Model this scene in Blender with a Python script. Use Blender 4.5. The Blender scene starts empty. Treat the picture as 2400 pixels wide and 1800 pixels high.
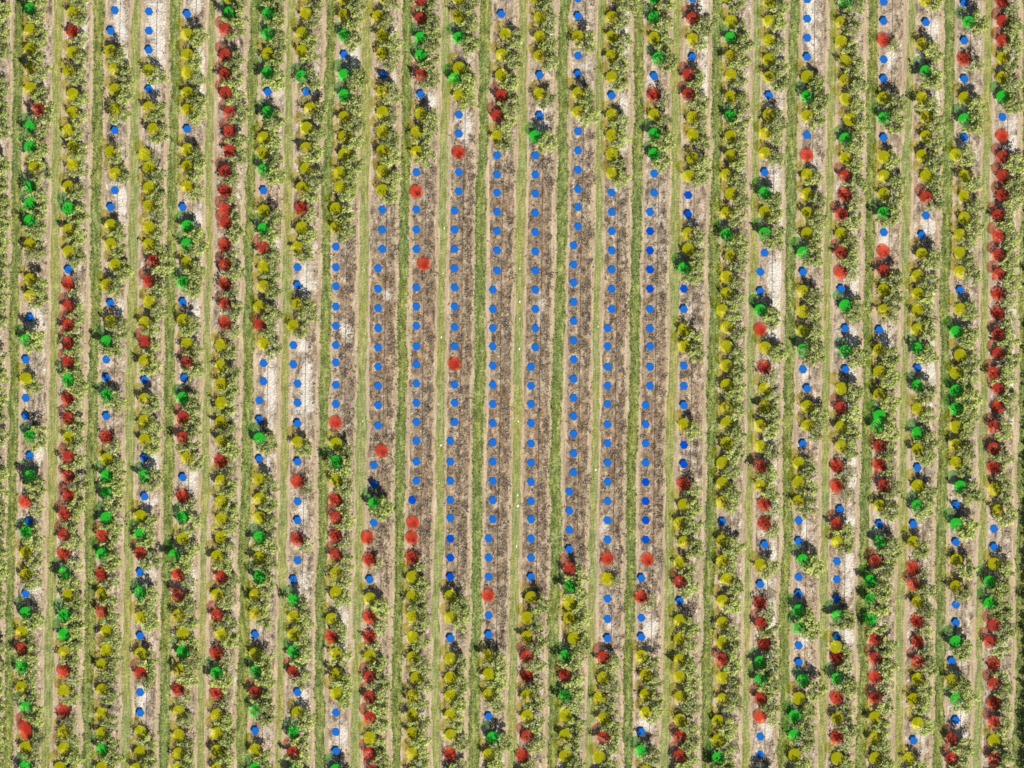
import bpy, math, random
import numpy as np

# ------------------------------------------------------------------ camera, sky, sun, exposure
S = 0.0844                    # metres per pixel of the 2400 x 1800 picture
CAM_H = 900.0
W_M, H_M = 2400 * S, 1800 * S
scene = bpy.context.scene
cam_data = bpy.data.cameras.new('camera')
cam = bpy.data.objects.new('camera', cam_data)
scene.collection.objects.link(cam)
cam.location = (0, 0, CAM_H)
cam.rotation_euler = (0, 0, 0)
cam_data.sensor_width = 36.0
cam_data.lens = 36.0 * CAM_H / W_M
cam_data.clip_start = 1.0
cam_data.clip_end = 4000.0
scene.camera = cam

SUN_EL = math.radians(40)
SUN_AZ = math.radians(149)    # clockwise from north (+Y): the sun stands low right of the picture
world = bpy.data.worlds.new('World')
scene.world = world
world.use_nodes = True
wn = world.node_tree
wn.nodes.clear()
sky = wn.nodes.new('ShaderNodeTexSky')
sky.sky_type = 'NISHITA'
sky.sun_disc = False
sky.sun_elevation = SUN_EL
sky.sun_rotation = SUN_AZ
bg = wn.nodes.new('ShaderNodeBackground')
bg.inputs['Strength'].default_value = 0.05
wo = wn.nodes.new('ShaderNodeOutputWorld')
wn.links.new(sky.outputs[0], bg.inputs[0])
wn.links.new(bg.outputs[0], wo.inputs[0])
sd = bpy.data.lights.new('sun', 'SUN')
sd.energy = 4.8
sd.angle = math.radians(0.53)
sd.color = (1.0, 0.955, 0.88)
sun = bpy.data.objects.new('sun', sd)
scene.collection.objects.link(sun)
sun.rotation_euler = (math.pi / 2 - SUN_EL, 0, math.pi - SUN_AZ)
vs = scene.view_settings
scene.display_settings.display_device = 'sRGB'
vs.view_transform = 'Standard'
vs.look = 'None'
vs.exposure = 0.98
vs.gamma = 1.0
vs.use_curve_mapping = False
scene.cycles.use_denoising = False
scene.cycles.filter_width = 1.65
scene.cycles.max_bounces = 4
scene.cycles.transparent_max_bounces = 12

rng = np.random.default_rng(7)
random.seed(7)
COL = scene.collection


def P(sx, sy, z=0.0):
    k = (CAM_H - z) / CAM_H
    return ((sx - 1200) * S * k, (900 - sy) * S * k, z)


LEAN = 28.0 / 1800.0          # every tree row leans a little to the left going down


# ------------------------------------------------------------------ helpers
def mesh_obj(name, verts, faces, mats, parent=None, mat_index=None, link=True):
    me = bpy.data.meshes.new(name)
    me.from_pydata([tuple(v) for v in verts], [], [tuple(f) for f in faces])
    for m in mats:
        me.materials.append(m)
    if mat_index is not None:
        me.polygons.foreach_set('material_index', np.asarray(mat_index, dtype=np.int32))
    me.update()
    o = bpy.data.objects.new(name, me)
    if link:
        COL.objects.link(o)
    if parent:
        o.parent = parent
    return o


def fast_mesh(name, co, face_len, loops, mats, mat_index=None, attr=None):
    """co (n,3), every face has face_len corners, loops (m*face_len)"""
    me = bpy.data.meshes.new(name)
    nf = len(loops) // face_len
    me.vertices.add(len(co))
    me.vertices.foreach_set('co', np.ascontiguousarray(co, dtype=np.float32).ravel())
    me.loops.add(len(loops))
    me.loops.foreach_set('vertex_index', np.ascontiguousarray(loops, dtype=np.int32))
    me.polygons.add(nf)
    me.polygons.foreach_set('loop_start', np.arange(nf, dtype=np.int32) * face_len)
    for m in mats:
        me.materials.append(m)
    if mat_index is not None:
        me.polygons.foreach_set('material_index', np.asarray(mat_index, dtype=np.int32))
    if attr is not None:
        a = me.attributes.new(attr[0], 'FLOAT', attr[2])
        a.data.foreach_set('value', np.ascontiguousarray(attr[1], dtype=np.float32))
    me.update(calc_edges=True)
    me.validate()
    return me


def link_mesh(name, me, parent=None):
    o = bpy.data.objects.new(name, me)
    COL.objects.link(o)
    if parent:
        o.parent = parent
    return o


def tag(o, label=None, cat=None, group=None, kind=None):
    if label:
        o['label'] = label
    if cat:
        o['category'] = cat
    if group:
        o['group'] = group
    if kind:
        o['kind'] = kind


class NT:
    def __init__(self, name):
        self.m = bpy.data.materials.new(name)
        self.m.use_nodes = True
        self.t = self.m.node_tree
        self.t.nodes.clear()
        self.out = self.n('ShaderNodeOutputMaterial')

    def n(self, typ, **kw):
        nd = self.t.nodes.new(typ)
        for k, v in kw.items():
            setattr(nd, k, v)
        return nd

    def l(self, a, b):
        self.t.links.new(a, b)

    def val(self, sock, v):
        if hasattr(v, 'is_output') or isinstance(v, bpy.types.NodeSocket):
            self.l(v, sock)
        else:
            sock.default_value = v

    def math(self, op, a, b=0.0, clamp=False):
        nd = self.n('ShaderNodeMath', operation=op, use_clamp=clamp)
        self.val(nd.inputs[0], a)
        self.val(nd.inputs[1], b)
        return nd.outputs[0]

    def noise(self, vec, scale, detail=4.0, rough=0.6, dist=0.0):
        nd = self.n('ShaderNodeTexNoise')
        self.l(vec, nd.inputs['Vector'])
        nd.inputs['Scale'].default_value = scale
        nd.inputs['Detail'].default_value = detail
        nd.inputs['Roughness'].default_value = rough
        nd.inputs['Distortion'].default_value = dist
        return nd.outputs['Fac']

    def ramp(self, fac, stops):
        nd = self.n('ShaderNodeValToRGB')
        self.l(fac, nd.inputs[0])
        e = nd.color_ramp.elements
        while len(e) < len(stops):
            e.new(0.5)
        for el, (p, c) in zip(e, stops):
            el.position = p
            el.color = (c[0], c[1], c[2], 1) if not isinstance(c, float) else (c, c, c, 1)
        return nd.outputs[0]

    def mix(self, fac, a, b, blend='MIX'):
        nd = self.n('ShaderNodeMix', data_type='RGBA', blend_type=blend)
        self.val(nd.inputs[0], fac)
        for s, v in ((nd.inputs[6], a), (nd.inputs[7], b)):
            if isinstance(v, tuple):
                s.default_value = (v[0], v[1], v[2], 1)
            else:
                self.l(v, s)
        return nd.outputs[2]

    def scaled_pos(self, sx, sy, sz=1.0):
        g = self.n('ShaderNodeNewGeometry')
        mp = self.n('ShaderNodeVectorMath', operation='MULTIPLY')
        self.l(g.outputs['Position'], mp.inputs[0])
        mp.inputs[1].default_value = (sx, sy, sz)
        return mp.outputs[0]

    def principled(self, color, rough=0.9, bump=None, bump_dist=0.1, bump_str=1.0, spec=0.2):
        p = self.n('ShaderNodeBsdfPrincipled')
        self.val(p.inputs['Base Color'], color if not isinstance(color, tuple) else (*color, 1))
        p.inputs['Roughness'].default_value = rough
        p.inputs['Specular IOR Level'].default_value = spec
        if bump is not None:
            b = self.n('ShaderNodeBump')
            b.inputs['Distance'].default_value = bump_dist
            b.inputs['Strength'].default_value = bump_str
            self.l(bump, b.inputs['Height'])
            self.l(b.outputs[0], p.inputs['Normal'])
        self.l(p.outputs[0], self.out.inputs[0])
        return self.m


# ------------------------------------------------------------------ materials
def soil_material():
    t = NT('bed_soil')
    pos = t.scaled_pos(1, 1)
    streak = t.scaled_pos(1.6, 0.55)
    big = t.noise(pos, 0.045, 3)
    med = t.noise(streak, 0.55, 5, 0.65, 0.4)
    fine = t.noise(pos, 2.6, 4, 0.7)
    blot = t.noise(t.scaled_pos(1.25, 0.8), 0.75, 4, 0.62, 0.6)
    med = t.math('ADD', t.math('MULTIPLY', med, 0.5), t.math('MULTIPLY', blot, 0.5))
    base = t.ramp(med, [(0.38, (0.085, 0.066, 0.048)), (0.455, (0.195, 0.154, 0.110)),
                        (0.53, (0.310, 0.252, 0.178)), (0.62, (0.49, 0.430, 0.335))])
    warm = t.mix(t.ramp(big, [(0.42, 0.0), (0.60, 1.0)]), base, (1.0, 0.92, 0.86), 'MULTIPLY')
    f = t.ramp(fine, [(0.30, 0.62), (0.50, 1.0), (0.70, 1.25)])
    col = t.mix(1.0, warm, f, 'MULTIPLY')
    dull = t.n('ShaderNodeAttribute', attribute_name='dull')
    col = t.mix(dull.outputs['Fac'], col, (0.78, 0.725, 0.65), 'MULTIPLY')
    at = t.n('ShaderNodeAttribute', attribute_name='sand')
    n2 = t.noise(pos, 0.5, 5, 0.72, 0.8)
    wide = t.math('MULTIPLY', t.math('SUBTRACT', t.noise(pos, 0.16, 3, 0.6), 0.42, True), t.math('SUBTRACT', 1.0, dull.outputs['Fac']))
    s = t.math('ADD', t.math('ADD', at.outputs['Fac'], t.math('MULTIPLY', wide, 1.6)), t.math('MULTIPLY', t.math('SUBTRACT', n2, 0.5), 2.8))
    sm = t.ramp(s, [(0.18, 0.0), (1.15, 1.0)])
    sandc = t.ramp(fine, [(0.3, (0.37, 0.325, 0.27)), (0.6, (0.56, 0.52, 0.45))])
    col = t.mix(sm, col, sandc)
    h = t.math('ADD', t.math('MULTIPLY', med, 1.4), fine)
    return t.principled(col, 0.95, h, 0.30, 1.0)


def track_material():
    t = NT('track_sand')
    pos = t.scaled_pos(1, 1)
    streak = t.scaled_pos(3.0, 0.25)
    a = t.noise(streak, 0.6, 4, 0.6)
    f = t.noise(pos, 2.0, 4, 0.7)
    col = t.ramp(a, [(0.3, (0.210, 0.160, 0.100)), (0.5, (0.310, 0.240, 0.152)), (0.7, (0.41, 0.330, 0.222))])
    col = t.mix(1.0, col, t.ramp(f, [(0.3, 0.72), (0.6, 1.1)]), 'MULTIPLY')
    return t.principled(col, 0.95, f, 0.15, 0.8)


def grass_material(name, dark, mid, light, streak_freq=2.2):
    t = NT(name)
    pos = t.scaled_pos(1, 1)
    streak = t.scaled_pos(streak_freq, 0.35)
    a = t.noise(streak, 0.8, 4, 0.6)
    b = t.noise(pos, 0.05, 2)
    f = t.noise(pos, 2.4, 4, 0.7)
    w = t.noise(pos, 0.55, 3, 0.6)
    v = t.math('ADD', t.math('MULTIPLY', a, 0.45), t.math('ADD', t.math('MULTIPLY', f, 0.30), t.math('MULTIPLY', w, 0.25)))
    col = t.ramp(v, [(0.38, dark), (0.49, mid), (0.60, light)])
    col = t.mix(t.ramp(b, [(0.35, 0.0), (0.65, 1.0)]), col, (1.18, 1.02, 0.8), 'MULTIPLY')
    return t.principled(col, 0.9, f, 0.25, 1.0)


def leaf_material(name, stops, transl=0.42):
    """leaves: colour varies from leaf clump to leaf clump and from tree to tree"""
    t = NT(name)
    g = t.n('ShaderNodeNewGeometry')
    oi = t.n('ShaderNodeObjectInfo')
    at = t.n('ShaderNodeAttribute', attribute_name='tint')
    tree = t.math('FRACT', t.math('ADD', oi.outputs['Random'], at.outputs['Fac']))
    r = t.math('ADD', t.math('MULTIPLY', g.outputs['Random Per Island'], 0.72), t.math('MULTIPLY', tree, 0.28))
    col = t.ramp(r, stops)
    d = t.n('ShaderNodeBsdfDiffuse')
    tr = t.n('ShaderNodeBsdfTranslucent')
    t.l(col, d.inputs[0])
    t.l(col, tr.inputs[0])
    mx = t.n('ShaderNodeMixShader')
    mx.inputs[0].default_value = transl
    t.l(d.outputs[0], mx.inputs[1])
    t.l(tr.outputs[0], mx.inputs[2])
    t.l(mx.outputs[0], t.out.inputs[0])
    return t.m


def plain(name, col, rough=0.8, var=0.15, scale=3.0):
    t = NT(name)
    pos = t.scaled_pos(1, 1)
    f = t.noise(pos, scale, 3)
    c = t.mix(1.0, (col[0], col[1], col[2]), t.ramp(f, [(0.3, 1 - var), (0.7, 1 + var)]), 'MULTIPLY')
    return t.principled(c, rough)


def film(name, trans, diff, fac=0.2):
    # milky tinted plastic: partly clear, partly diffusing
    t = NT(name)
    a = t.n('ShaderNodeBsdfTransparent')
    a.inputs[0].default_value = (*trans, 1)
    d = t.n('ShaderNodeBsdfDiffuse')
    d.inputs[0].default_value = (*diff, 1)
    tl = t.n('ShaderNodeBsdfTranslucent')
    tl.inputs[0].default_value = (*diff, 1)
    dm = t.n('ShaderNodeMixShader')
    dm.inputs[0].default_value = 0.35
    t.l(d.outputs[0], dm.inputs[1])
    t.l(tl.outputs[0], dm.inputs[2])
    mx = t.n('ShaderNodeMixShader')
    mx.inputs[0].default_value = fac
    t.l(a.outputs[0], mx.inputs[1])
    t.l(dm.outputs[0], mx.inputs[2])
    t.l(mx.outputs[0], t.out.inputs[0])
    return t.m


M_SOIL = soil_material()
M_TRACK = track_material()
M_LUSH = grass_material('lush_grass', (0.040, 0.064, 0.016), (0.125, 0.160, 0.046), (0.260, 0.295, 0.105))
M_THIN = grass_material('thin_grass', (0.080, 0.105, 0.030), (0.160, 0.185, 0.062), (0.28, 0.290, 0.125), 4.0)
M_LEAF = leaf_material('citrus_leaves', [(0.10, (0.130, 0.150, 0.060)), (0.35, (0.245, 0.280, 0.095)),
                                         (0.62, (0.370, 0.430, 0.120)), (0.90, (0.52, 0.59, 0.165))])
M_BLADE = leaf_material('grass_blades', [(0.1, (0.055, 0.095, 0.020)), (0.5, (0.135, 0.190, 0.040)),
                                         (0.9, (0.27, 0.335, 0.09))], 0.2)
M_DRY = leaf_material('dry_weeds', [(0.1, (0.120, 0.090, 0.068)), (0.6, (0.20, 0.155, 0.115)), (0.95, (0.36, 0.30, 0.21))], 0.2)
M_BARK = plain('bark', (0.27, 0.235, 0.20), 0.9)
M_HOSE = plain('black_hose', (0.02, 0.02, 0.022), 0.6)
M_STONE = plain('pale_stone', (0.66, 0.65, 0.62), 0.85)
M_YELLOW = film('yellow_film', (0.985, 0.985, 0.56), (0.90, 0.90, 0.01), 0.145)
M_GREEN = film('green_film', (0.66, 0.985, 0.62), (0.06, 0.95, 0.08), 0.19)
M_RED = film('red_film', (0.985, 0.68, 0.60), (0.90, 0.11, 0.07), 0.165)
t = NT('blue_enamel'); M_BLUE = t.principled((0.007, 0.085, 0.335), 0.8, spec=0.0)
t = NT('deep_blue_enamel'); M_DEEP = t.principled((0.001, 0.042, 0.30), 0.8, spec=0.0)
M_POLE = plain('grey_steel', (0.35, 0.35, 0.35), 0.6)

# ------------------------------------------------------------------ the markers, read off the picture tile by tile
V = 800.0 / 2212.0
TILES = {}
TILES[(0, 0)] = {
 1: '@196 G60 Y193 Y318 Y442 Y573 @251 R713 @196 G822 G955 @223 Y1088 @196 G1211 G1321 G1430 Y1584',
 2: '@471 Y83 R208 Y340 @444 Y465 @471 Y612 Y730 @444 Y846 @471 Y955 Y1071 @444 Y1211 G1352 Y1491 Y1632',
 3: '@746 B68 @718 B201 Y331 @746 Y450 Y581 Y713 B846 @718 Y986 @746 Y1126 B1235 @718 B1344 Y1460 Y1584',
 4: '@966 B76 B201 B325 Y458 B581 Y698 @994 Y838 @938 Y1001 @966 Y1087 Y1218 Y1335 Y1476 Y1584',
 5: '@1214 B92 Y223 Y356 Y472 Y604 Y713 B838 Y970 Y1080 Y1211 @1186 B1344 @1214 G1468 G1584',
 6: '@1489 Y-15 G83 @1461 R193 R356 R481 R604 @1489 R729 R853 R978 @1461 R1111 R1242 R1360 R1445 R1592',
 7: '@1737 Y-30 G91 G223 Y348 G473 B597 G729 @1709 Y893 Y994 G1103 B1235 Y1367 G1484 R1607',
 8: '@1985 Y-25 Y91 @1957 Y216 Y332 G497 @1985 B597 @2012 Y706 @1985 Y830 Y962 Y1094 @1957 Y1218 R1352 Y1476 @1930 Y1607',
}
TILES[(0, 600)] = {
 1: '@196 Y152 Y260 B401 @168 G548 B673 Y797 B922 B1040 @196 G1170 B1296 G1427 @168 R1598',
 2: '@444 B90 R185 R330 R447 R564 R689 G806 R930 R1055 Y1179 R1303 R1427 R1552',
 3: '@746 Y58 @691 Y190 @718 B307 Y424 @691 G556 B673 B790 G907 B1040 R1179 Y1318 G1428 G1537',
 4: '@994 R35 @966 R167 Y299 @938 Y432 R556 Y681 B804 Y930 Y1069 Y1193 B1311 G1427 B1560',
 5: '@1214 Y43 @1186 G175 B300 Y416 @1214 Y571 R689 @1199 B791 @1186 G922 R1047 R1179 @1214 Y1309 @1186 B1436 R1560',
 6: '@1461 R58 R183 R314 R439 @1434 Y580 Y712 Y829 Y954 Y1077 Y1202 R1333 Y1458 Y1591',
 7: '@1709 Y73 Y199 @1682 Y331 R447 @1709 Y571 B697 B814 @1682 B938 B1063 G1186 B1318 Y1451 Y1576',
 8: '@1930 B75 B192 Y316 @1903 Y455 B580 B705 @1930 B829 B954 B1086 Y1210 B1335 R1467 B1592',
}
TILES[(0, 1200)] = {
 1: '@188 B64 @168 G134 Y266 Y408 B531 G656 @141 Y780 R889 G1005 Y1139 @168 G1271 R1393 @173 R1436 @168 Y1527 G1651',
 2: '@416 R18 R150 R275 G399 @444 Y539 @416 G671 G796 Y911 R1036 Y1161 R1294 Y1427 Y1535 @389 Y1659',
 3: '@691 G40 @663 R157 G275 R408 Y531 R649 @691 Y773 Y897 @663 Y991 Y1154 Y1309 Y1435 G1543 Y1659',
 4: '@910 Y28 G150 R266 B391 G523 Y686 B804 Y920 R1045 B1170 B1302 Y1426 Y1557 @883 Y1668',
 5: '@1186 G34 Y173 @1131 G282 @1158 R408 R539 Y671 @1186 Y788 G905 @1158 Y1030 R1154 Y1294 Y1448 Y1567 Y1672',
 6: '@1434 Y48 Y165 @1406 Y290 @1434 R423 @1406 Y539 R671 @1434 Y796 @1406 R920 G1045 R1178 Y1317 Y1435 Y1550 Y1672',
 7: '@1682 Y40 G165 Y297 G423 @1655 Y539 Y663 B797 Y920 G1037 R1170 G1294 B1419 Y1543 G1667',
 8: '@1930 B56 R181 B315 @1903 B439 G571 Y680 Y796 G905 R1036 @1930 B1170 Y1302 @1903 G1427 R1557 G1690',
}
TILES[(770, 0)] = {
 9: '@103 Y-10 Y98 G233 B356 G488 G620 Y761 Y885 Y1001 @76 Y1119 Y1211 @49 Y1352 Y1476 B1601',
 10: '@350 Y-25 @323 Y107 @350 Y232 Y348 @358 B485 @350 Y597 Y729 Y853 Y979 Y1110 Y1235 B1360 B1491 B1616',
 11: '@598 R0 R122 G247 G363 R488 B613 Y737 @571 Y861 Y986 B1118 r1246 B1360 B1491 B1616',
 12: '@846 Y-10 Y114 G247 Y441 @819 G512 @846 Y620 B745 B868 r993 B1118 B1243 @819 B1367 B1491 B1616',
 13: '@1121 B92 @1149 Y223 @1121 Y356 Y488 R620 @1094 R752 Y885 B1009 B1134 B1251 B1376 B1500 B1625',
 14: '@1342 Y-15 @1370 Y114 Y239 Y363 B488 Y612 B752 @1342 G885 B1009 B1134 B1258 B1383 B1507 B1632',
 15: '@1618 B-8 B106 Y239 B363 B481 Y605 Y729 B853 B978 B1103 B1228 B1344 B1469 @1590 B1592',
 16: '@1864 Y-25 @1837 Y114 Y239 Y363 Y503 B620 Y745 Y877 Y1001 Y1126 B1251 B1376 B1500 B1625',
 17: '@2112 G-15 G114 Y247 @2140 G379 @2112 B495 R620 Y745 G870 G1001 B1127 B1251 @2085 B1376 D1500 D1625',
}
TILES[(770, 600)] = {
 9: '@49 B75 B199 B330 B455 B580 B692 B837 B962 r1085 Y1217 G1334 Y1459 R1582',
 10: '@323 B82 B215 B340 B470 B595 B719 B844 B969 B1101 @348 r1268 @296 B1358 B1482 G1607',
 11: '@620 r56 @571 B206 B330 B455 B588 B705 B829 B954 B1078 B1201 B1335 B1459 @544 D1584',
 12: '@819 B82 B206 B330 B463 B588 r704 B837 B954 B1078 @791 B1201 B1335 B1459 B1584',
 13: '@1094 B97 @1066 B221 B346 B470 B588 B713 B837 B962 B1086 B1210 B1335 B1459 B1584',
 14: '@1342 B97 B221 B346 B470 B595 @1314 B720 B844 B962 B1086 B1217 B1342 B1467 B1591',
 15: '@1590 B58 B175 B300 B424 B549 B673 B798 B922 B1040 B1155 B1280 B1404 @1562 B1529 B1653',
 16: '@1837 B90 B215 B346 @1810 B470 B588 B720 B844 B962 B1093 B1217 B1342 B1467 B1591',
 17: '@2085 D90 D215 B346 B470 B588 B720 B844 @2057 B969 B1093 B1217 B1342 D1467 D1591',
}
TILES[(770, 1200)] = {
 9: '@49 R40 R157 R282 Y399 Y523 @22 Y695 R811 @49 Y920 Y1053 Y1178 B1302 B1427 B1551 G1675',
 10: '@296 B72 @254 r171 @268 R315 B439 Y563 R687 R811 Y936 R1069 R1200 R1333 Y1465 R1566 @296 R1676',
 11: '@550 r74 @544 r173 R297 Y422 Y546 Y680 Y812 Y945 @571 Y1076 @544 Y1193 Y1317 Y1435 Y1566 Y1690',
 12: '@791 B41 D174 D298 D422 Y546 Y687 B819 Y952 Y1076 Y1193 Y1317 Y1449 R1574',
 13: '@1066 B49 @1039 B174 B298 B422 r546 B672 B796 Y928 Y1053 Y1185 B1326 @1066 G1465 @1039 Y1574',
 14: '@1314 B49 B174 B298 B422 Y555 @1287 Y687 Y811 R936 R1069 Y1193 Y1325 R1457 @1259 R1582',
 15: '@1562 B118 B243 R368 G485 Y594 Y687 @1590 Y820 @1534 G936 R1060 G1193 Y1317 Y1449 Y1582',
 16: '@1810 B56 B181 r306 y438 B563 B695 B820 @1782 R944 Y1076 @1755 Y1209 @1782 Y1341 R1465 @1755 Y1589',
 17: '@2057 D56 D181 @2070 r313 @2029 B430 R555 B687 B811 Y936 @2057 Y1060 Y1185 Y1302 @2029 B1426 G1551 @2057 Y1682',
}
TILES[(1570, 0)] = {
 18: '@148 B-8 R122 Y255 B371 @120 R488 R613 @148 Y761 Y878 Y1026 @120 Y1142 D1266 D1390 Y1515 Y1616',
 19: '@369 Y-25 @396 Y138 G247 Y363 Y488 Y628 G753 Y885 Y1010 @368 Y1134 @396 Y1258 @368 Y1382 G1523 @396 Y1660',
 20: '@643 Y12 Y138 Y262 Y387 Y503 B620 Y745 @616 Y869 Y994 B1118 G1251 Y1374 G1515 B1640',
 21: '@891 B-3 B123 B247 B371 Y496 G628 Y753 B878 r1009 Y1134 Y1258 Y1382 Y1515 @864 G1640',
 22: '@1139 G14 @1111 Y146 Y270 @1139 Y395 Y519 Y643 @1167 Y776 @1139 G901 Y1026 R1142 R1267 @1111 R1390 Y1515 R1640',
 23: '@1387 B14 B138 R263 B387 B512 Y636 G768 B893 Y1018 Y1141 Y1258 G1382 B1507 r1632',
 24: '@1661 Y5 B146 @1635 Y286 @1661 G464 @1635 Y635 @1661 Y760 Y885 @1635 Y1010 @1661 Y1142 R1281 B1399 @1635 B1524 Y1648',
 25: '@1910 B21 @1937 G146 @1910 B263 R387 B512 Y636 G776 B893 @1854 Y1003 @1910 Y1142 Y1274 Y1414 @1882 Y1523 Y1640',
 26: '@2157 R14 R138 R265 Y379 Y504 G628 B761 r885 R1018 R1142 R1266 @2129 R1399 R1531 R1655',
}
TILES[(1570, 600)] = {
 18: '@92 G82 D214 B346 Y479 Y587 B713 B845 B969 Y1093 D1226 D1351 R1482 Y1614',
 19: '@368 Y136 Y245 @341 Y354 @368 Y463 Y587 Y712 Y837 Y984 Y1086 Y1216 @341 Y1342 Y1474 Y1599',
 20: '@588 B105 B230 G354 r479 @616 Y595 R728 Y860 Y976 @588 Y1101 Y1235 R1365 Y1490 @616 R1614',
 21: '@864 B105 Y230 Y362 Y486 G611 B736 @891 B860 Y976 Y1101 @864 B1218 @836 Y1342 Y1467 Y1591',
 22: '@1111 R112 B215 @1139 G323 B471 G619 B736 @1111 Y860 R984 Y1109 Y1235 @1084 R1365 R1497 @1106 B1643',
 23: '@1387 R97 Y221 Y354 @1359 B480 Y611 Y751 Y899 G1038 @1341 G1106 @1359 R1235 R1357 @1387 R1490 @1359 Y1620',
 24: '@1607 Y129 Y245 Y354 Y478 G602 B728 G844 Y992 G1148 Y1257 B1374 Y1490 G1621',
 25: '@1882 Y105 B222 Y347 @1855 G494 @1882 Y642 @1855 Y759 G876 G992 Y1108 Y1226 Y1342 @1882 G1497 @1855 B1615',
 26: '@2129 R122 R252 R377 R510 R634 @2102 R759 @2129 R860 R984 @2102 R1109 R1249 R1374 Y1513 @2129 Y1652',
}
TILES[(1570, 1200)] = {
 18: '@65 Y73 @92 Y197 @65 Y330 R453 B579 Y704 Y826 Y960 Y1069 Y1200 Y1349 R1457 R1582',
 19: '@341 B65 Y188 Y321 @368 Y438 @341 Y578 Y719 Y850 R960 Y1076 Y1216 @313 Y1356 Y1481 G1597',
 20: '@616 R80 B213 @588 Y345 B470 R594 R726 @616 R858 @588 G974 G1091 R1209 R1333 B1457 B1575',
 21: '@836 B56 B190 @864 G314 @836 B423 B531 G641 G749 B866 B976 @864 G1091 @836 Y1209 @809 G1325 G1450 Y1575',
 22: '@1084 R80 Y197 B322 B439 B563 G680 B812 @1077 Y875 @1084 R946 G1084 R1209 Y1341 R1465 Y1597',
 23: '@1359 B80 G197 @1331 R321 @1304 G446 G571 G703 @1331 R827 R951 R1076 R1209 Y1333 Y1465 Y1597',
 24: '@1580 B80 Y197 R368 R470 @1607 Y586 R711 R843 R974 Y1084 @1580 Y1216 @1607 Y1371 @1580 B1481 @1552 Y1597',
 25: '@1855 G80 B197 Y314 Y485 B602 B718 G843 @1828 B967 Y1092 @1855 G1216 B1350 @1828 R1473 R1598',
 26: '@2102 B111 B228 Y338 @2075 G453 G594 @2102 R734 @2075 R843 @2102 R990 R1115 R1240 R1364 Y1480 R1605',
}
rows = {c: [] for c in range(1, 27)}
for (ox, oy), cols in sorted(TILES.items(), key=lambda k: k[0][1]):
    for c, s in cols.items():
        x = 0.0
        for tok in s.split():
            if tok[0] == '@':
                x = float(tok[1:])
            else:
                rows[c].append((tok[0], ox + x * V, oy + float(tok[1:]) * V))
for c in rows:
    rows[c].sort(key=lambda m: m[2])

# ------------------------------------------------------------------ ground: one sheet to the horizon, with pale sand patches
SAND = [(282,50,10,55),(288,130,8,30),(369,60,13,60),(375,110,11,50),(360,190,8,40),(197,76,8,20),(459,10,10,15),
 (470,141,8,40),(470,217,6,30),(286,480,10,45),(463,520,8,30),(559,250,8,60),(647,205,12,30),(647,580,8,25),
 (87,741,10,22),(282,730,8,20),(461,723,12,28),(635,905,9,90),(718,660,10,30),(718,950,13,30),(718,885,9,40),
 (709,813,9,18),(90,1055,8,20),(358,1080,8,22),(350,1175,10,20),(452,1125,9,25),(709,1193,8,20),(626,1100,6,20),
 (83,1374,8,20),(347,1330,9,25),(347,1468,8,15),(336,1637,10,22),(709,1356,9,20),(709,1637,8,20),(452,1363,8,15),
 (835,137,9,30),(1291,90,10,60),(1291,140,8,25),(1273,253,10,15),(1276,304,14,24),(1468,60,9,50),(1461,275,9,40),
 (1459,330,8,25),(1095,300,11,30),(1110,7,8,12),(1558,101,6,14),(1533,185,7,14),(933,94,7,30),(926,195,8,25),
 (1009,235,8,18),(810,770,9,22),(1265,719,6,35),(907,690,8,18),(806,1470,11,48),(803,1724,11,28),(868,1608,9,14),
 (1522,1475,12,24),(1251,1695,9,14),(1168,1775,10,12),(983,1790,10,10),(1515,1695,9,14),(1421,1652,7,12),
 (1417,1236,9,20),(1428,1460,7,20),(1646,14,8,16),(1650,105,11,25),(1655,203,8,40),(1834,260,8,30),(1820,145,8,30),
 (1820,416,11,28),(1838,488,6,50),(1899,22,7,40),(1903,108,7,30),(2188,65,12,25),(2199,235,7,40),(2181,532,12,18),
 (2084,145,8,16),(2074,560,7,24),(2367,203,8,16),(2018,282,5,30),(2000,499,6,12),(2259,344,7,14),(2373,197,8,14),
 (2371,293,11,18),(2373,336,11,20),(2375,514,6,30),(2373,625,8,25),(2376,723,8,20),(2373,850,11,35),(2376,911,8,25),
 (1823,643,14,32),(1820,708,11,40),(1823,745,9,20),(1820,781,7,18),(2002,665,8,40),(2000,795,8,22),(2000,889,8,40),
 (2000,969,11,50),(2181,690,12,38),(2185,871,16,24),(2192,788,6,30),(2185,954,6,12),(1801,1030,9,14),(1816,1106,6,30),
 (2000,1085,8,12),(2002,1132,10,20),(2076,795,8,25),(1888,878,5,18),(1819,1193,8,20),(1810,1301,8,14),(1794,1363,7,12),
 (1812,1453,7,40),(1812,1543,9,30),(1812,1637,7,30),(1801,1706,12,22),(1888,1232,6,25),(1885,1503,8,12),(1990,1222,11,20),
 (1990,1312,10,25),(2000,1345,8,25),(1986,1373,7,30),(1990,1489,12,18),(1995,1580,6,20),(2181,1402,6,40),(2160,1673,6,22),
 (2163,1717,10,14),(2254,1681,9,25),(2254,1724,8,20)]


def axis(half, step, far):
    inner = np.arange(-half, half + step / 2, step)
    outer = np.array([1.15, 1.5, 2.2, 3.5, 6.0]) * half
    outer = np.append(outer[outer < far], far)
    return np.concatenate([-outer[::-1], inner, outer])


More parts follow.
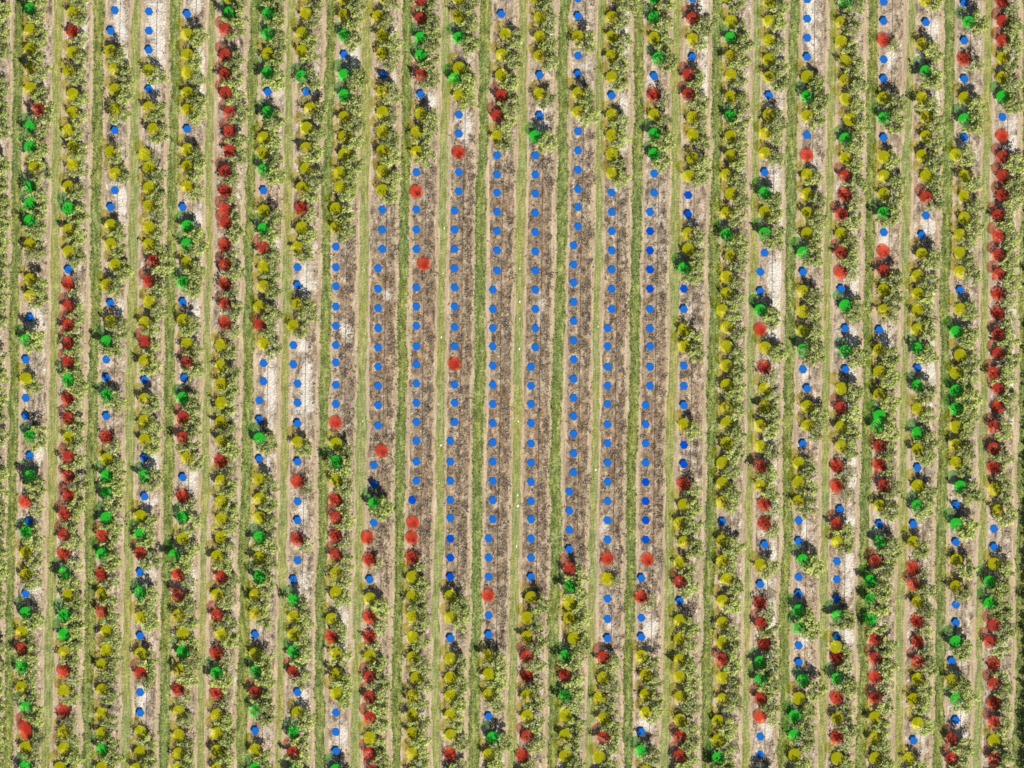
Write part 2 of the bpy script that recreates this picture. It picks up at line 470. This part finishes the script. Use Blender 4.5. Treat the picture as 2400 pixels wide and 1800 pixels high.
gx, gy = axis(104.0, 0.5, 900.0), axis(80.0, 0.5, 900.0)
GX, GY = np.meshgrid(gx, gy)
sxg, syg = GX / S + 1200, 900 - GY / S
sand = np.zeros_like(GX)
for cx, cy, rx, ry in SAND:
    d = np.sqrt(((sxg - cx) / (rx * 1.6)) ** 2 + ((syg - cy) / (ry * 1.3)) ** 2)
    sand = np.maximum(sand, np.clip(1.15 - d * 0.8, 0, 1))
# the treeless middle of the orchard has duller, browner soil under dead weeds
dull = np.clip(1.3 - np.sqrt(((sxg - 1190) / 400) ** 2 + ((syg - 900) / 560) ** 2), 0, 1)
dull = np.clip(dull * 2.0, 0, 1)
sand *= 1 - 0.35 * dull
nx, ny = len(gx), len(gy)
co = np.stack([GX.ravel(), GY.ravel(), np.zeros(nx * ny)], 1)
i = np.arange((ny - 1) * (nx - 1))
r, c0 = i // (nx - 1), i % (nx - 1)
a = r * nx + c0
loops = np.stack([a, a + 1, a + nx + 1, a + nx], 1).ravel()
me = fast_mesh('ground', co, 4, loops, [M_SOIL], attr=('sand', sand.ravel(), 'POINT'))
at = me.attributes.new('dull', 'FLOAT', 'POINT')
at.data.foreach_set('value', dull.ravel().astype(np.float32))
ground = link_mesh('ground', me)
tag(ground, 'brown sandy orchard soil with pale sand patches', kind='structure')

# ------------------------------------------------------------------ lanes between the tree rows
LUSH = [(37, 58), (222, 246), (401, 424), (584, 607), (765, 787), (945, 967), (1126, 1149), (1312, 1335), (1488, 1510),
        (1673, 1696), (1852, 1875), (2035, 2057), (2216, 2239), (2402, 2440)]
THIN = [(-55, -38), (129, 149), (311, 332), (490, 507), (674, 691), (851, 872), (1038, 1057), (1218, 1238), (1402, 1419),
        (1579, 1600), (1767, 1783), (1944, 1961), (2125, 2142), (2311, 2328)]
ORD = ['zeroth', 'first', 'second', 'third', 'fourth', 'fifth', 'sixth', 'seventh', 'eighth', 'ninth', 'tenth',
       'eleventh', 'twelfth', 'thirteenth', 'fourteenth', 'fifteenth', 'sixteenth', 'seventeenth', 'eighteenth',
       'nineteenth', 'twentieth', 'twenty-first', 'twenty-second', 'twenty-third', 'twenty-fourth', 'twenty-fifth',
       'twenty-sixth', 'twenty-seventh', 'twenty-eighth', 'twenty-ninth', 'thirtieth']


def nth(k):
    if k <= 30:
        return ORD[k]
    s = {31: 'thirty-first', 32: 'thirty-second', 33: 'thirty-third'}
    if k in s:
        return s[k]
    ones = ['', 'first', 'second', 'third', 'fourth', 'fifth', 'sixth', 'seventh', 'eighth', 'ninth']
    if k < 40:
        return 'thirty-' + ones[k - 30]
    return 'fortieth' if k == 40 else 'forty-' + ones[k - 40]


def smooth_noise(n, step, amp, r):
    k = max(4, int(n / step) + 2)
    pts = r.normal(0, amp, k)
    return np.interp(np.linspace(0, k - 1, n), np.arange(k), pts)


def strip(name, ul, ur, z, mat, jit, r, crown_h=0.0, y0=-150, y1=1950):
    """a sheet between two wavy edges, ul and ur in picture pixels at the top of the picture"""
    n = int((y1 - y0) / 4)
    sy = np.linspace(y0, y1, n)
    wander = smooth_noise(n, 45, 1.6, r)
    L = ul - LEAN * sy + wander + smooth_noise(n, 12, jit, r) + smooth_noise(n, 2.5, jit * 0.7, r)
    R = ur - LEAN * sy + wander + smooth_noise(n, 12, jit, r) + smooth_noise(n, 2.5, jit * 0.7, r)
    m = 7
    co = []
    for k in range(m):
        f = k / (m - 1)
        x = L + (R - L) * f
        zz = z + crown_h * math.sin(math.pi * f) * (0.5 + rng.random(n))
        co.append(np.stack([(x - 1200) * S, (900 - sy) * S, np.broadcast_to(zz, (n,))], 1))
    co = np.concatenate(co)
    idx = np.arange(n - 1)
    lp = [np.stack([k * n + idx, k * n + idx + 1, (k + 1) * n + idx + 1, (k + 1) * n + idx], 1) for k in range(m - 1)]
    return co, np.concatenate(lp), (sy, L, R)


def tufts(px, py, size, h, blades, r, splay=0.6):
    """tufts of narrow upright triangles"""
    n = len(px) * blades
    x = np.repeat(px, blades) + r.normal(0, 1, n) * size * 0.4
    y = np.repeat(py, blades) + r.normal(0, 1, n) * size * 0.4
    ang = r.random(n) * 2 * np.pi
    w = size * (0.35 + 0.5 * r.random(n))
    hh = h * (0.5 + r.random(n))
    dx, dy = np.cos(ang) * w / 2, np.sin(ang) * w / 2
    tx, ty = r.normal(0, splay, n) * hh, r.normal(0, splay, n) * hh
    z0 = np.full(n, 0.01)
    A = np.stack([x - dx, y - dy, z0], 1)
    B = np.stack([x + dx, y + dy, z0], 1)
    C = np.stack([x + tx, y + ty, hh], 1)
    co = np.stack([A, B, C], 1).reshape(-1, 3)
    return co


srt = np.random.default_rng(21)
lanes = [(a, b, True) for a, b in LUSH] + [(a, b, False) for a, b in THIN]
lanes.sort()
for k, (ul, ur, lush) in enumerate(lanes):
    wl = 8.5 if lush else 5.5
    wr = 7.5 if lush else 6.0
    co, lp, _ = strip('dirt_track', ul - wl - 3, ur + wr + 1, 0.012, M_TRACK, 1.5, np.random.default_rng(100 + k))
    o = link_mesh('dirt_track', fast_mesh('dirt_track', co, 4, lp.ravel(), [M_TRACK]))
    tag(o, f'tan wheel-worn dirt along the {nth(k + 1)} grass lane from the left', kind='structure')
    mat = M_LUSH if lush else M_THIN
    co, lp, (sy, L, R) = strip('g', ul, ur, 0.03, mat, 1.7, np.random.default_rng(300 + k), 0.10 if lush else 0.03)
    r = np.random.default_rng(500 + k)
    n_t = 3600 if lush else 1500
    q = r.random(n_t)
    ii = (r.random(n_t) * (len(sy) - 1)).astype(int)
    # two wheel lines stay nearly bare on the thin lanes
    if not lush:
        q = q[(np.abs(q - 0.25) > 0.08) & (np.abs(q - 0.75) > 0.08)]
        ii = ii[:len(q)]
    tx = (L[ii] + (R[ii] - L[ii]) * q - 1200) * S
    ty = (900 - sy[ii]) * S + r.normal(0, 0.2, len(q))
    tc = tufts(tx, ty, 0.30 if lush else 0.2, 0.26 if lush else 0.09, 3, r)
    # the sheet and the tufts are one stretch of grass: triangles throughout
    tri = np.concatenate([lp[:, [0, 1, 2]], lp[:, [0, 2, 3]]])
    n0 = len(co)
    allco = np.concatenate([co, tc])
    tl = np.arange(len(tc)) + n0
    mi = np.concatenate([np.zeros(len(tri), int), np.ones(len(tc) // 3, int)])
    me = fast_mesh('grass', allco, 3, np.concatenate([tri.ravel(), tl]), [mat, M_BLADE if lush else M_THIN], mi)
    o = link_mesh('grass', me)
    tag(o, (f'lush green grass strip, {nth(k + 1)} grass lane from the left' if lush else
            f'thin olive grass between wheel lines, {nth(k + 1)} grass lane from the left'), kind='stuff')

# dead weeds over the beds, thickest along two lines of every bed in the treeless middle
r = np.random.default_rng(77)
px, py = [], []
for c in range(1, 27):
    base = np.median([m[1] + LEAN * m[2] for m in rows[c]])
    for off, sd_, n_w in ((0, 8, 260), (31, 7, 380), (15, 13, 260)):
        y = r.random(n_w) * 1840 - 20
        x = base - LEAN * y + off + r.normal(0, sd_, n_w)
        inmid = np.sqrt(((x - 1190) / 420) ** 2 + ((y - 900) / 620) ** 2) < 1.0
        keep = inmid | (r.random(n_w) < 0.4)
        px.append(x[keep])
        py.append(y[keep])
    for m, x0, y0 in rows[c]:
        if m not in 'BDr' or abs(y0 - 900) > 640 or abs(x0 - 1190) > 420:
            continue
        for ox, oy, pr in ((-1, 21, 0.8), (31, 0, 0.85), (30, 22, 0.8), (14, 12, 0.3)):
            if r.random() < pr:
                n_w = int(3 + 20 * r.random() ** 1.6)
                cx, cy = x0 + ox + r.normal(0, 4), y0 + oy + r.normal(0, 9)
                px.append(cx + r.normal(0, 3.2 + 2 * r.random(), n_w))
                py.append(cy + r.normal(0, 4.0 + 3 * r.random(), n_w))
px, py = np.concatenate(px), np.concatenate(py)
mk = np.array([(m[1], m[2]) for ms in rows.values() for m in ms if m[0] in 'BDr'])
keep = np.ones(len(px), bool)
for mx_, my_ in mk:
    keep &= np.hypot(px - mx_, py - my_) > 14.5
for cx, cy, rx, ry in SAND:
    keep &= (((px - cx) / (rx * 1.4)) ** 2 + ((py - cy) / ry) ** 2 > 1) | (r.random(len(px)) < 0.15)
px, py = px[keep], py[keep]
tc = tufts((px - 1200) * S, (900 - py) * S, 0.40, 0.22, 4, r, 1.0)
o = link_mesh('dead_weeds', fast_mesh('dead_weeds', tc, 3, np.arange(len(tc)), [M_DRY]))
tag(o, 'dry brown weeds scattered over the planting beds', kind='stuff')


# ------------------------------------------------------------------ trees
def tube_arrays(path, radii, seg=6):
    co, fc = [], []
    for k, (p, rr) in enumerate(zip(path, radii)):
        for s in range(seg):
            a = 2 * math.pi * s / seg
            co.append((p[0] + rr * math.cos(a), p[1] + rr * math.sin(a), p[2]))
    for k in range(len(path) - 1):
        for s in range(seg):
            a, b = k * seg + s, k * seg + (s + 1) % seg
            fc.append((a, b, b + seg, a + seg))
    return co, fc


def tree_arrays(seed, leaves, clumps, radius, z_mid, z_half, bare=0.0):
    r = np.random.default_rng(seed)
    tco, tfc = [], []

    def add(path, radii):
        c_, f_ = tube_arrays(path, radii)
        b = len(tco)
        tco.extend(c_)
        tfc.extend([tuple(i + b for i in f) for f in f_])

    add([(0, 0, -0.05), (0.03, 0.02, 0.35), (0.05, -0.02, 0.8)], [0.17, 0.13, 0.12])
    centres = []
    for k in range(clumps):
        a = 2 * math.pi * (k * 0.381966 + r.random() * 0.12)
        f = (k + 0.5) / clumps
        rr = radius * (0.12 + 0.62 * math.sqrt(f)) * (0.8 + 0.4 * r.random())
        el = math.sqrt(max(0.0, 1 - (rr / radius) ** 2))
        z = z_mid + z_half * el * (r.random() * 1.3 - 0.45)
        centres.append((rr * math.cos(a), rr * math.sin(a) * 1.05, z))
    for k, cpt in enumerate(centres):
        mid = (cpt[0] * 0.45 + r.normal(0, 0.08), cpt[1] * 0.45 + r.normal(0, 0.08), 0.8 + (cpt[2] - 0.8) * 0.55)
        add([(0.05, -0.02, 0.75), mid, cpt], [0.075, 0.05, 0.02])
        for _ in range(3 if bare < 0.5 else 6):
            tip = (cpt[0] + r.normal(0, 0.42), cpt[1] + r.normal(0, 0.42), cpt[2] + r.normal(0.2, 0.3))
            add([cpt, tip], [0.028, 0.012])
    P_, N_ = [], []
    for k in range(leaves):
        cpt = centres[int(r.random() ** 0.9 * clumps) % clumps]
        d = r.normal(0, 1, 3)
        d /= np.linalg.norm(d)
        R_ = 0.70 * (0.45 + 0.65 * r.random())
        p = np.array(cpt) + d * np.array([R_, R_, R_ * 0.8])
        n = d * 0.8 + np.array([0, 0, 1.35]) + r.normal(0, 0.45, 3)
        P_.append(p)
        N_.append(n / np.linalg.norm(n))
    P_, N_ = np.array(P_), np.array(N_)
    up = r.normal(0, 1, (leaves, 3))
    T = np.cross(N_, up)
    T /= np.linalg.norm(T, axis=1)[:, None]
    B = np.cross(N_, T)
    s1 = (0.12 + 0.13 * r.random(leaves))[:, None]
    s2 = (0.10 + 0.11 * r.random(leaves))[:, None]
    bend = N_ * s1 * 0.4
    q = np.stack([P_ - T * s1 - bend, P_ - B * s2, P_ + T * s1 - bend, P_ + B * s2], 1).reshape(-1, 3)
    q[:, 2] = np.maximum(q[:, 2], 0.15)
    return np.array(tco), np.array(tfc), q


SPECS = {
    'full': [tree_arrays(s, 1000, 20, 2.45, 2.4, 1.4) for s in (1, 2, 3, 4, 5, 6, 7)],
    'open': [tree_arrays(s, 640, 17, 2.4, 2.25, 1.3, 0.6) for s in (11, 12, 13, 14, 15, 16, 17)],
    'thin': [tree_arrays(s, 190, 12, 2.0, 2.1, 1.3, 1.0) for s in (21, 22, 23)],
    'tiny': [tree_arrays(s, 60, 5, 0.8, 1.0, 0.6, 1.0) for s in (31, 32)],
}
LOOK = {'full': 'dense leafy', 'open': 'loose leafy', 'thin': 'thin twiggy', 'tiny': 'tiny withered'}
DZ = {'full': 2.0, 'open': 1.6, 'thin': 0.6, 'tiny': 0.45}
R_DISC, R_HEX = 15.0 * S, 10.0 * S


def build_tree(d):
    """limbs and leaves of one tree in its own space, cut back where a marker stands"""
    tco, tfc, q = SPECS[d['kind']][d['i']]
    ca, sa = math.cos(d['rot']), math.sin(d['rot'])
    Rm = np.array([[ca, -sa, 0], [sa, ca, 0], [0, 0, d['zs']]]) * d['sc']
    tco, q = tco @ Rm.T, q @ Rm.T
    X, Y, _ = P(d['x'], d['y'], 0)
    lm = q.reshape(-1, 4, 3).mean(1)
    kl = np.ones(len(lm), bool)
    for hx, hy, hr, hz in MARK:
        if abs(hx - X) < 4.5 and abs(hy - Y) < 4.5:
            kl &= ~((np.hypot(lm[:, 0] + X - hx, lm[:, 1] + Y - hy) < hr + 0.14) & (lm[:, 2] > hz))
            if hz > 0:      # limbs bend under a disc
                under = np.hypot(tco[:, 0] + X - hx, tco[:, 1] + Y - hy) < hr + 0.15
                tco[under, 2] = np.minimum(tco[under, 2], hz + 0.15)
    q = q.reshape(-1, 4, 3)[kl].reshape(-1, 3)
    return tco, tfc, q


trees = []          # (sx, sy, kind, scale, row, order, marker word)
WORD = {'Y': 'yellow disc', 'G': 'green disc', 'R': 'red disc', 'B': 'blue hexagon', 'D': 'dark blue hexagon'}
tr = np.random.default_rng(5)
for c, ms in rows.items():
    for k, (m, x, y) in enumerate(ms):
        if m in 'BD':
            continue
        up_, dn = (ms[k - 1][0] if k else 'Y'), (ms[k + 1][0] if k + 1 < len(ms) else 'Y')
        u = tr.random()
        if m in 'ry':
            kind, sc = ('tiny', 0.9 + 0.3 * u) if m == 'r' else ('thin', 0.6)
        elif m == 'R':
            poor = (up_ in 'BDrR') and (dn in 'BDr')
            if poor:
                kind, sc = 'thin', 0.72 + 0.2 * u
            elif u < 0.35:
                kind, sc = 'thin', 0.95 + 0.2 * u
            else:
                kind, sc = 'open', 0.88 + 0.2 * u
        elif m == 'G':
            kind, sc = ('full', 1.0 + 0.16 * u) if u < 0.6 else ('open', 1.0 + 0.1 * u)
        else:
            kind, sc = ('full', 0.8 + 0.6 * u) if u < 0.3 else ('open', 0.68 + 0.38 * u)
        dx, dy = 18.5 + tr.normal(0, 3.5), 15 + tr.normal(0, 4)
        if dn in 'BD':
            dy -= 5
        if k + 1 < len(ms) and ms[k + 1][2] - y < 32:
            sc *= 0.8
        if m == 'r':
            dx, dy = 4, 4
        trees.append((x + dx, y + dy, kind, sc, c, k + 1, m.upper()))
# trees whose trunks stand just outside the frame but whose crowns or shadows reach into it
edge = []
for c, ms in rows.items():
    if ms[0][2] > 12 and ms[0][0] not in 'BD':
        edge.append((ms[0][1] + 20, ms[0][2] - 45 + 18, 'open', 0.95, c, 'top'))
    if ms[-1][2] < 1798:
        edge.append((ms[-1][1] + 20, ms[-1][2] + 45 + 18, 'full', 0.95, c, 'bottom'))
    else:
        edge.append((ms[-1][1] + 19, ms[-1][2] + 45 + 12, 'full', 0.95, c, 'bottom'))
yy = 30.0
k = 0
while yy < 1840:
    k += 1
    if k not in (4, 8, 18, 24, 33):
        edge.append((6 - LEAN * yy * 0.5 + tr.normal(0, 2), yy, 'full' if tr.random() < .6 else 'open', 0.95, 0, 'left'))
    edge.append((2458 - LEAN * yy + tr.normal(0, 2), yy, 'open', 1.1, 27, 'right'))
    yy += 45

every = [dict(x=a[0], y=a[1], kind=a[2], sc=a[3], row=a[4], k=a[5], m=a[6], side=None) for a in trees]
every += [dict(x=a[0], y=a[1], kind=a[2], sc=a[3], row=a[4], k=0, m='', side=a[5]) for a in edge]
for t_ in every:
    t_['i'] = int(tr.integers(len(SPECS[t_['kind']])))
    t_['rot'] = float(tr.random() * 6.283)
    t_['zs'] = float(0.9 + 0.25 * tr.random())
    w = {'full': 1.15, 'open': 1.0, 'thin': 0.8, 'tiny': 0.3}[t_['kind']]
    t_['rank'] = w * t_['sc'] * (1.0 if t_['side'] is None else 0.2)
every.sort(key=lambda d: -d['rank'])
TINT = np.random.default_rng(3).random(len(every))
MARK = []
kind_of_marker = {(t_[4], t_[5]): t_[2] for t_ in trees}
for c, ms in rows.items():
    for k, (m, x, y) in enumerate(ms):
        if m in 'BD':
            MARK.append((*P(x, y, 0)[:2], R_HEX, 0.0))
        else:
            h = DZ[kind_of_marker[(c, k + 1)]]
            MARK.append((*P(x, y, h)[:2], R_DISC, h - 0.25))


def root_of(name, loc):
    e = bpy.data.objects.new(name, None)
    e.empty_display_size = 0.3
    e.location = loc
    COL.objects.link(e)
    return e


rest_t, rest_c, rest_tint = [], [], []
n_single = 0
for q_, d in enumerate(every):
    X, Y, _ = P(d['x'], d['y'], 0)
    if n_single < 300 and d['side'] is None and d['m']:
        tco, tfc, lq = build_tree(d)
        tm = fast_mesh('trunk', tco, 4, tfc.ravel(), [M_BARK])
        cm = fast_mesh('crown', lq, 4, np.arange(len(lq)), [M_LEAF])
        e = root_of('orchard_tree', (X, Y, 0))
        ordn = nth(d['k'])
        tag(e, f"{LOOK[d['kind']]} tree beside {WORD[d['m']]}, {ordn} marker down the {nth(d['row'])} row from left", 'tree',
            'orchard trees planted in straight rows')
        a = bpy.data.objects.new('trunk', tm)
        b = bpy.data.objects.new('crown', cm)
        for o in (a, b):
            COL.objects.link(o)
            o.parent = e
        n_single += 1
    else:
        tco, tfc, lq = build_tree(d)
        off = np.array([X, Y, 0])
        rest_t.append((tco + off, tfc))
        rest_c.append(lq + off)
        rest_tint.append(np.full(len(lq), TINT[q_]))
co, fc, n0 = [], [], 0
for a, f in rest_t:
    co.append(a)
    fc.append(f + n0)
    n0 += len(a)
nb = sum(len(f) for f in fc)
lc = np.concatenate(rest_c)
loops = np.concatenate([np.concatenate(fc).ravel(), np.arange(len(lc)) + n0])
mi = np.concatenate([np.zeros(nb, int), np.ones(len(lc) // 4, int)])
tint = np.concatenate([np.zeros(n0), np.concatenate(rest_tint)])
me = fast_mesh('orchard_trees', np.concatenate(co + [lc]), 4, loops, [M_BARK, M_LEAF], mi, ('tint', tint, 'POINT'))
o = link_mesh('orchard_trees', me)
tag(o, 'remaining smaller trees filling the orchard rows', kind='stuff')


# ------------------------------------------------------------------ markers
def prism(n, radius, z0, z1, pole_to=None, turn=0.0):
    """a flat disc or hexagon with a bevelled rim, on a thin post when pole_to is given"""
    co, fc, mi = [], [], []
    bev = min(0.012, (z1 - z0) * 0.3)
    rings = [(radius - bev, z0), (radius, z0 + bev), (radius, z1 - bev), (radius - bev, z1)]
    for rr, z in rings:
        for k in range(n):
            a = 2 * math.pi * k / n + turn
            co.append((rr * math.cos(a), rr * math.sin(a), z))
    for q in range(3):
        for k in range(n):
            a, b = q * n + k, q * n + (k + 1) % n
            fc.append((a, b, b + n, a + n))
            mi.append(0)
    fc.append(tuple(range(n))[::-1])
    fc.append(tuple(range(3 * n, 4 * n)))
    mi += [0, 0]
    if pole_to is not None:
        b0 = len(co)
        for z in (pole_to, z0 - 0.002):
            for k in range(6):
                a = 2 * math.pi * k / 6
                co.append((0.02 * math.cos(a), 0.02 * math.sin(a), z))
        for k in range(6):
            a, b = b0 + k, b0 + (k + 1) % 6
            fc.append((a, b, b + 6, a + 6))
            mi.append(1)
    return co, fc, mi


marker_mesh = {}


def get_marker(m, h):
    key = (m, h)
    if key not in marker_mesh:
        if m in 'BD':
            co, fc, mi = prism(6, R_HEX, h, h + 0.08, pole_to=-0.1 if h else None)
            mats = [M_BLUE if m == 'B' else M_DEEP, M_POLE]
            nm = 'blue_hexagon'
        else:
            co, fc, mi = prism(40, R_DISC, h - 0.02, h + 0.02, pole_to=-0.05)
            mats = [{'Y': M_YELLOW, 'G': M_GREEN, 'R': M_RED}[m], M_POLE]
            nm = {'Y': 'yellow_disc', 'G': 'green_disc', 'R': 'red_disc'}[m]
        me = bpy.data.meshes.new(nm)
        me.from_pydata(co, [], fc)
        for mm in mats:
            me.materials.append(mm)
        me.polygons.foreach_set('material_index', np.array(mi, dtype=np.int32))
        me.update()
        marker_mesh[key] = (me, nm, co, fc, mi)
    return marker_mesh[key]


count = {}
rest = {}
GROUP = {'blue_hexagon': 'blue hexagons lying at the empty tree places', 'yellow_disc': 'yellow see-through discs beside the trees',
         'green_disc': 'green see-through discs beside the trees', 'red_disc': 'red see-through discs beside the trees'}
todo = []
for c, ms in rows.items():
    for k, (m, x, y) in enumerate(ms):
        # middle of the picture first: those at its edges are cut off
        cut = min(x, 2400 - x, y, 1800 - y)
        todo.append((cut < 14, random.random(), c, k, m, x, y))
todo.sort()
for cutoff, _, c, k, m, x, y in todo:
    M = m.upper()
    if M not in 'BD':
        h = DZ[kind_of_marker[(c, k + 1)]]
    else:      # where a leafy neighbour stands close, the plate sits on a short post
        h = 0.3 if k + 1 < len(rows[c]) and rows[c][k + 1][0] in 'YGR' else 0.0
    me, nm, co, fc, mi = get_marker(M, h)
    loc = P(x, y, h)
    X, Y = loc[0], loc[1]
    Z = 0.035 if M in 'BD' else 0.0
    count[nm] = count.get(nm, 0) + 1
    if count[nm] <= 300:
        o = bpy.data.objects.new(nm, me)
        o.location = (X, Y, Z)
        COL.objects.link(o)
        adj = {'Y': 'yellow see-through disc', 'G': 'green see-through disc', 'R': 'red see-through disc',
               'B': 'bright blue hexagon', 'D': 'darker blue hexagon'}[M]
        tag(o, f'{adj}, {nth(k + 1)} marker from the top in the {nth(c)} tree row from the left',
            'hexagon marker' if M in 'BD' else 'disc marker', GROUP[nm])
    else:
        rest.setdefault(nm, []).append((me, co, fc, mi, (X, Y, Z)))
for nm, items in rest.items():
    co, fc, mi = [], [], []
    mats = []
    for me, c_, f_, m_, (X, Y, Z) in items:
        b = len(co)
        co += [(p[0] + X, p[1] + Y, p[2] + Z) for p in c_]
        fc += [tuple(i_ + b for i_ in f) for f in f_]
        base = []
        for mm in me.materials:
            if mm not in mats:
                mats.append(mm)
            base.append(mats.index(mm))
        mi += [base[j] for j in m_]
    o = mesh_obj(nm + 's', co, fc, mats, mat_index=mi)
    tag(o, 'remaining ' + GROUP[nm], kind='stuff')

# ------------------------------------------------------------------ drip hoses along the rows, pale stones on the lanes
hose_rng = np.random.default_rng(9)
for c in range(1, 27):
    base = np.median([m[1] + LEAN * m[2] for m in rows[c]])
    n = 80
    sy = np.linspace(-60, 1860, n)
    wob = smooth_noise(n, 9, 0.8, hose_rng)
    xs = base + 15.5 - LEAN * sy + wob
    co, fc = [], []
    for k in range(n):
        X, Y, _ = P(xs[k], sy[k])
        for s in range(5):
            a = 2 * math.pi * s / 5
            co.append((X + 0.035 * math.cos(a), Y, 0.04 + 0.035 * math.sin(a)))
    for k in range(n - 1):
        for s in range(5):
            a, b = k * 5 + s, k * 5 + (s + 1) % 5
            fc.append((a, b, b + 5, a + 5))
    o = mesh_obj('irrigation_hose', co, fc, [M_HOSE])
    tag(o, f'thin black hose lying along the {nth(c)} tree row from the left', 'hose', 'irrigation hoses along the tree rows')

STONES = [(1218, 629, 7), (1218, 707, 9), (1218, 747, 7), (1217, 817, 10), (1215, 987, 7), (1213, 1160, 8), (1214, 1185, 10),
          (1038, 640, 6), (1034, 790, 9), (1027, 947, 6), (1033, 1043, 8), (1029, 1132, 6), (854, 633, 5), (856, 781, 5),
          (850, 987, 7), (1402, 765, 6), (1396, 1101, 8), (1210, 1280, 8), (1041, 535, 7)]
for k, (x, y, s) in enumerate(STONES):
    r = np.random.default_rng(900 + k)
    rad = s * S * 0.28
    co, fc = [], []
    co.append((0, 0, rad * 0.55))
    for ring, (f, z) in enumerate(((0.6, 0.45), (1.0, 0.05))):
        for j in range(8):
            a = 2 * math.pi * j / 8
            q = f * (0.75 + 0.5 * r.random())
            co.append((rad * 0.7 * q * math.cos(a), rad * 1.3 * q * math.sin(a), rad * z))
    for j in range(8):
        fc.append((0, 1 + j, 1 + (j + 1) % 8))
        fc.append((1 + j, 9 + j, 9 + (j + 1) % 8, 1 + (j + 1) % 8))
    o = mesh_obj('pale_stone', co, fc, [M_STONE])
    X, Y, _ = P(x, y)
    o.location = (X, Y, 0.06)
    lane = {8: 'tenth', 10: 'twelfth', 12: 'fourteenth', 13: 'sixteenth'}[min((8, 10, 12, 13), key=lambda z: abs(x - {8: 854, 10: 1034, 12: 1215, 13: 1400}[z]))]
    near = [q for q in STONES if abs(q[0] - x) < 60]
    order = sorted(q[1] for q in near).index(y) + 1
    tag(o, f'small pale stone on grass lane, {nth(order)} stone down the {lane} lane from the left', 'stone', 'pale stones on the grass lanes')
print('objects', len(bpy.data.objects), 'trees', len(every), 'markers', sum(len(v) for v in rows.values()), count)
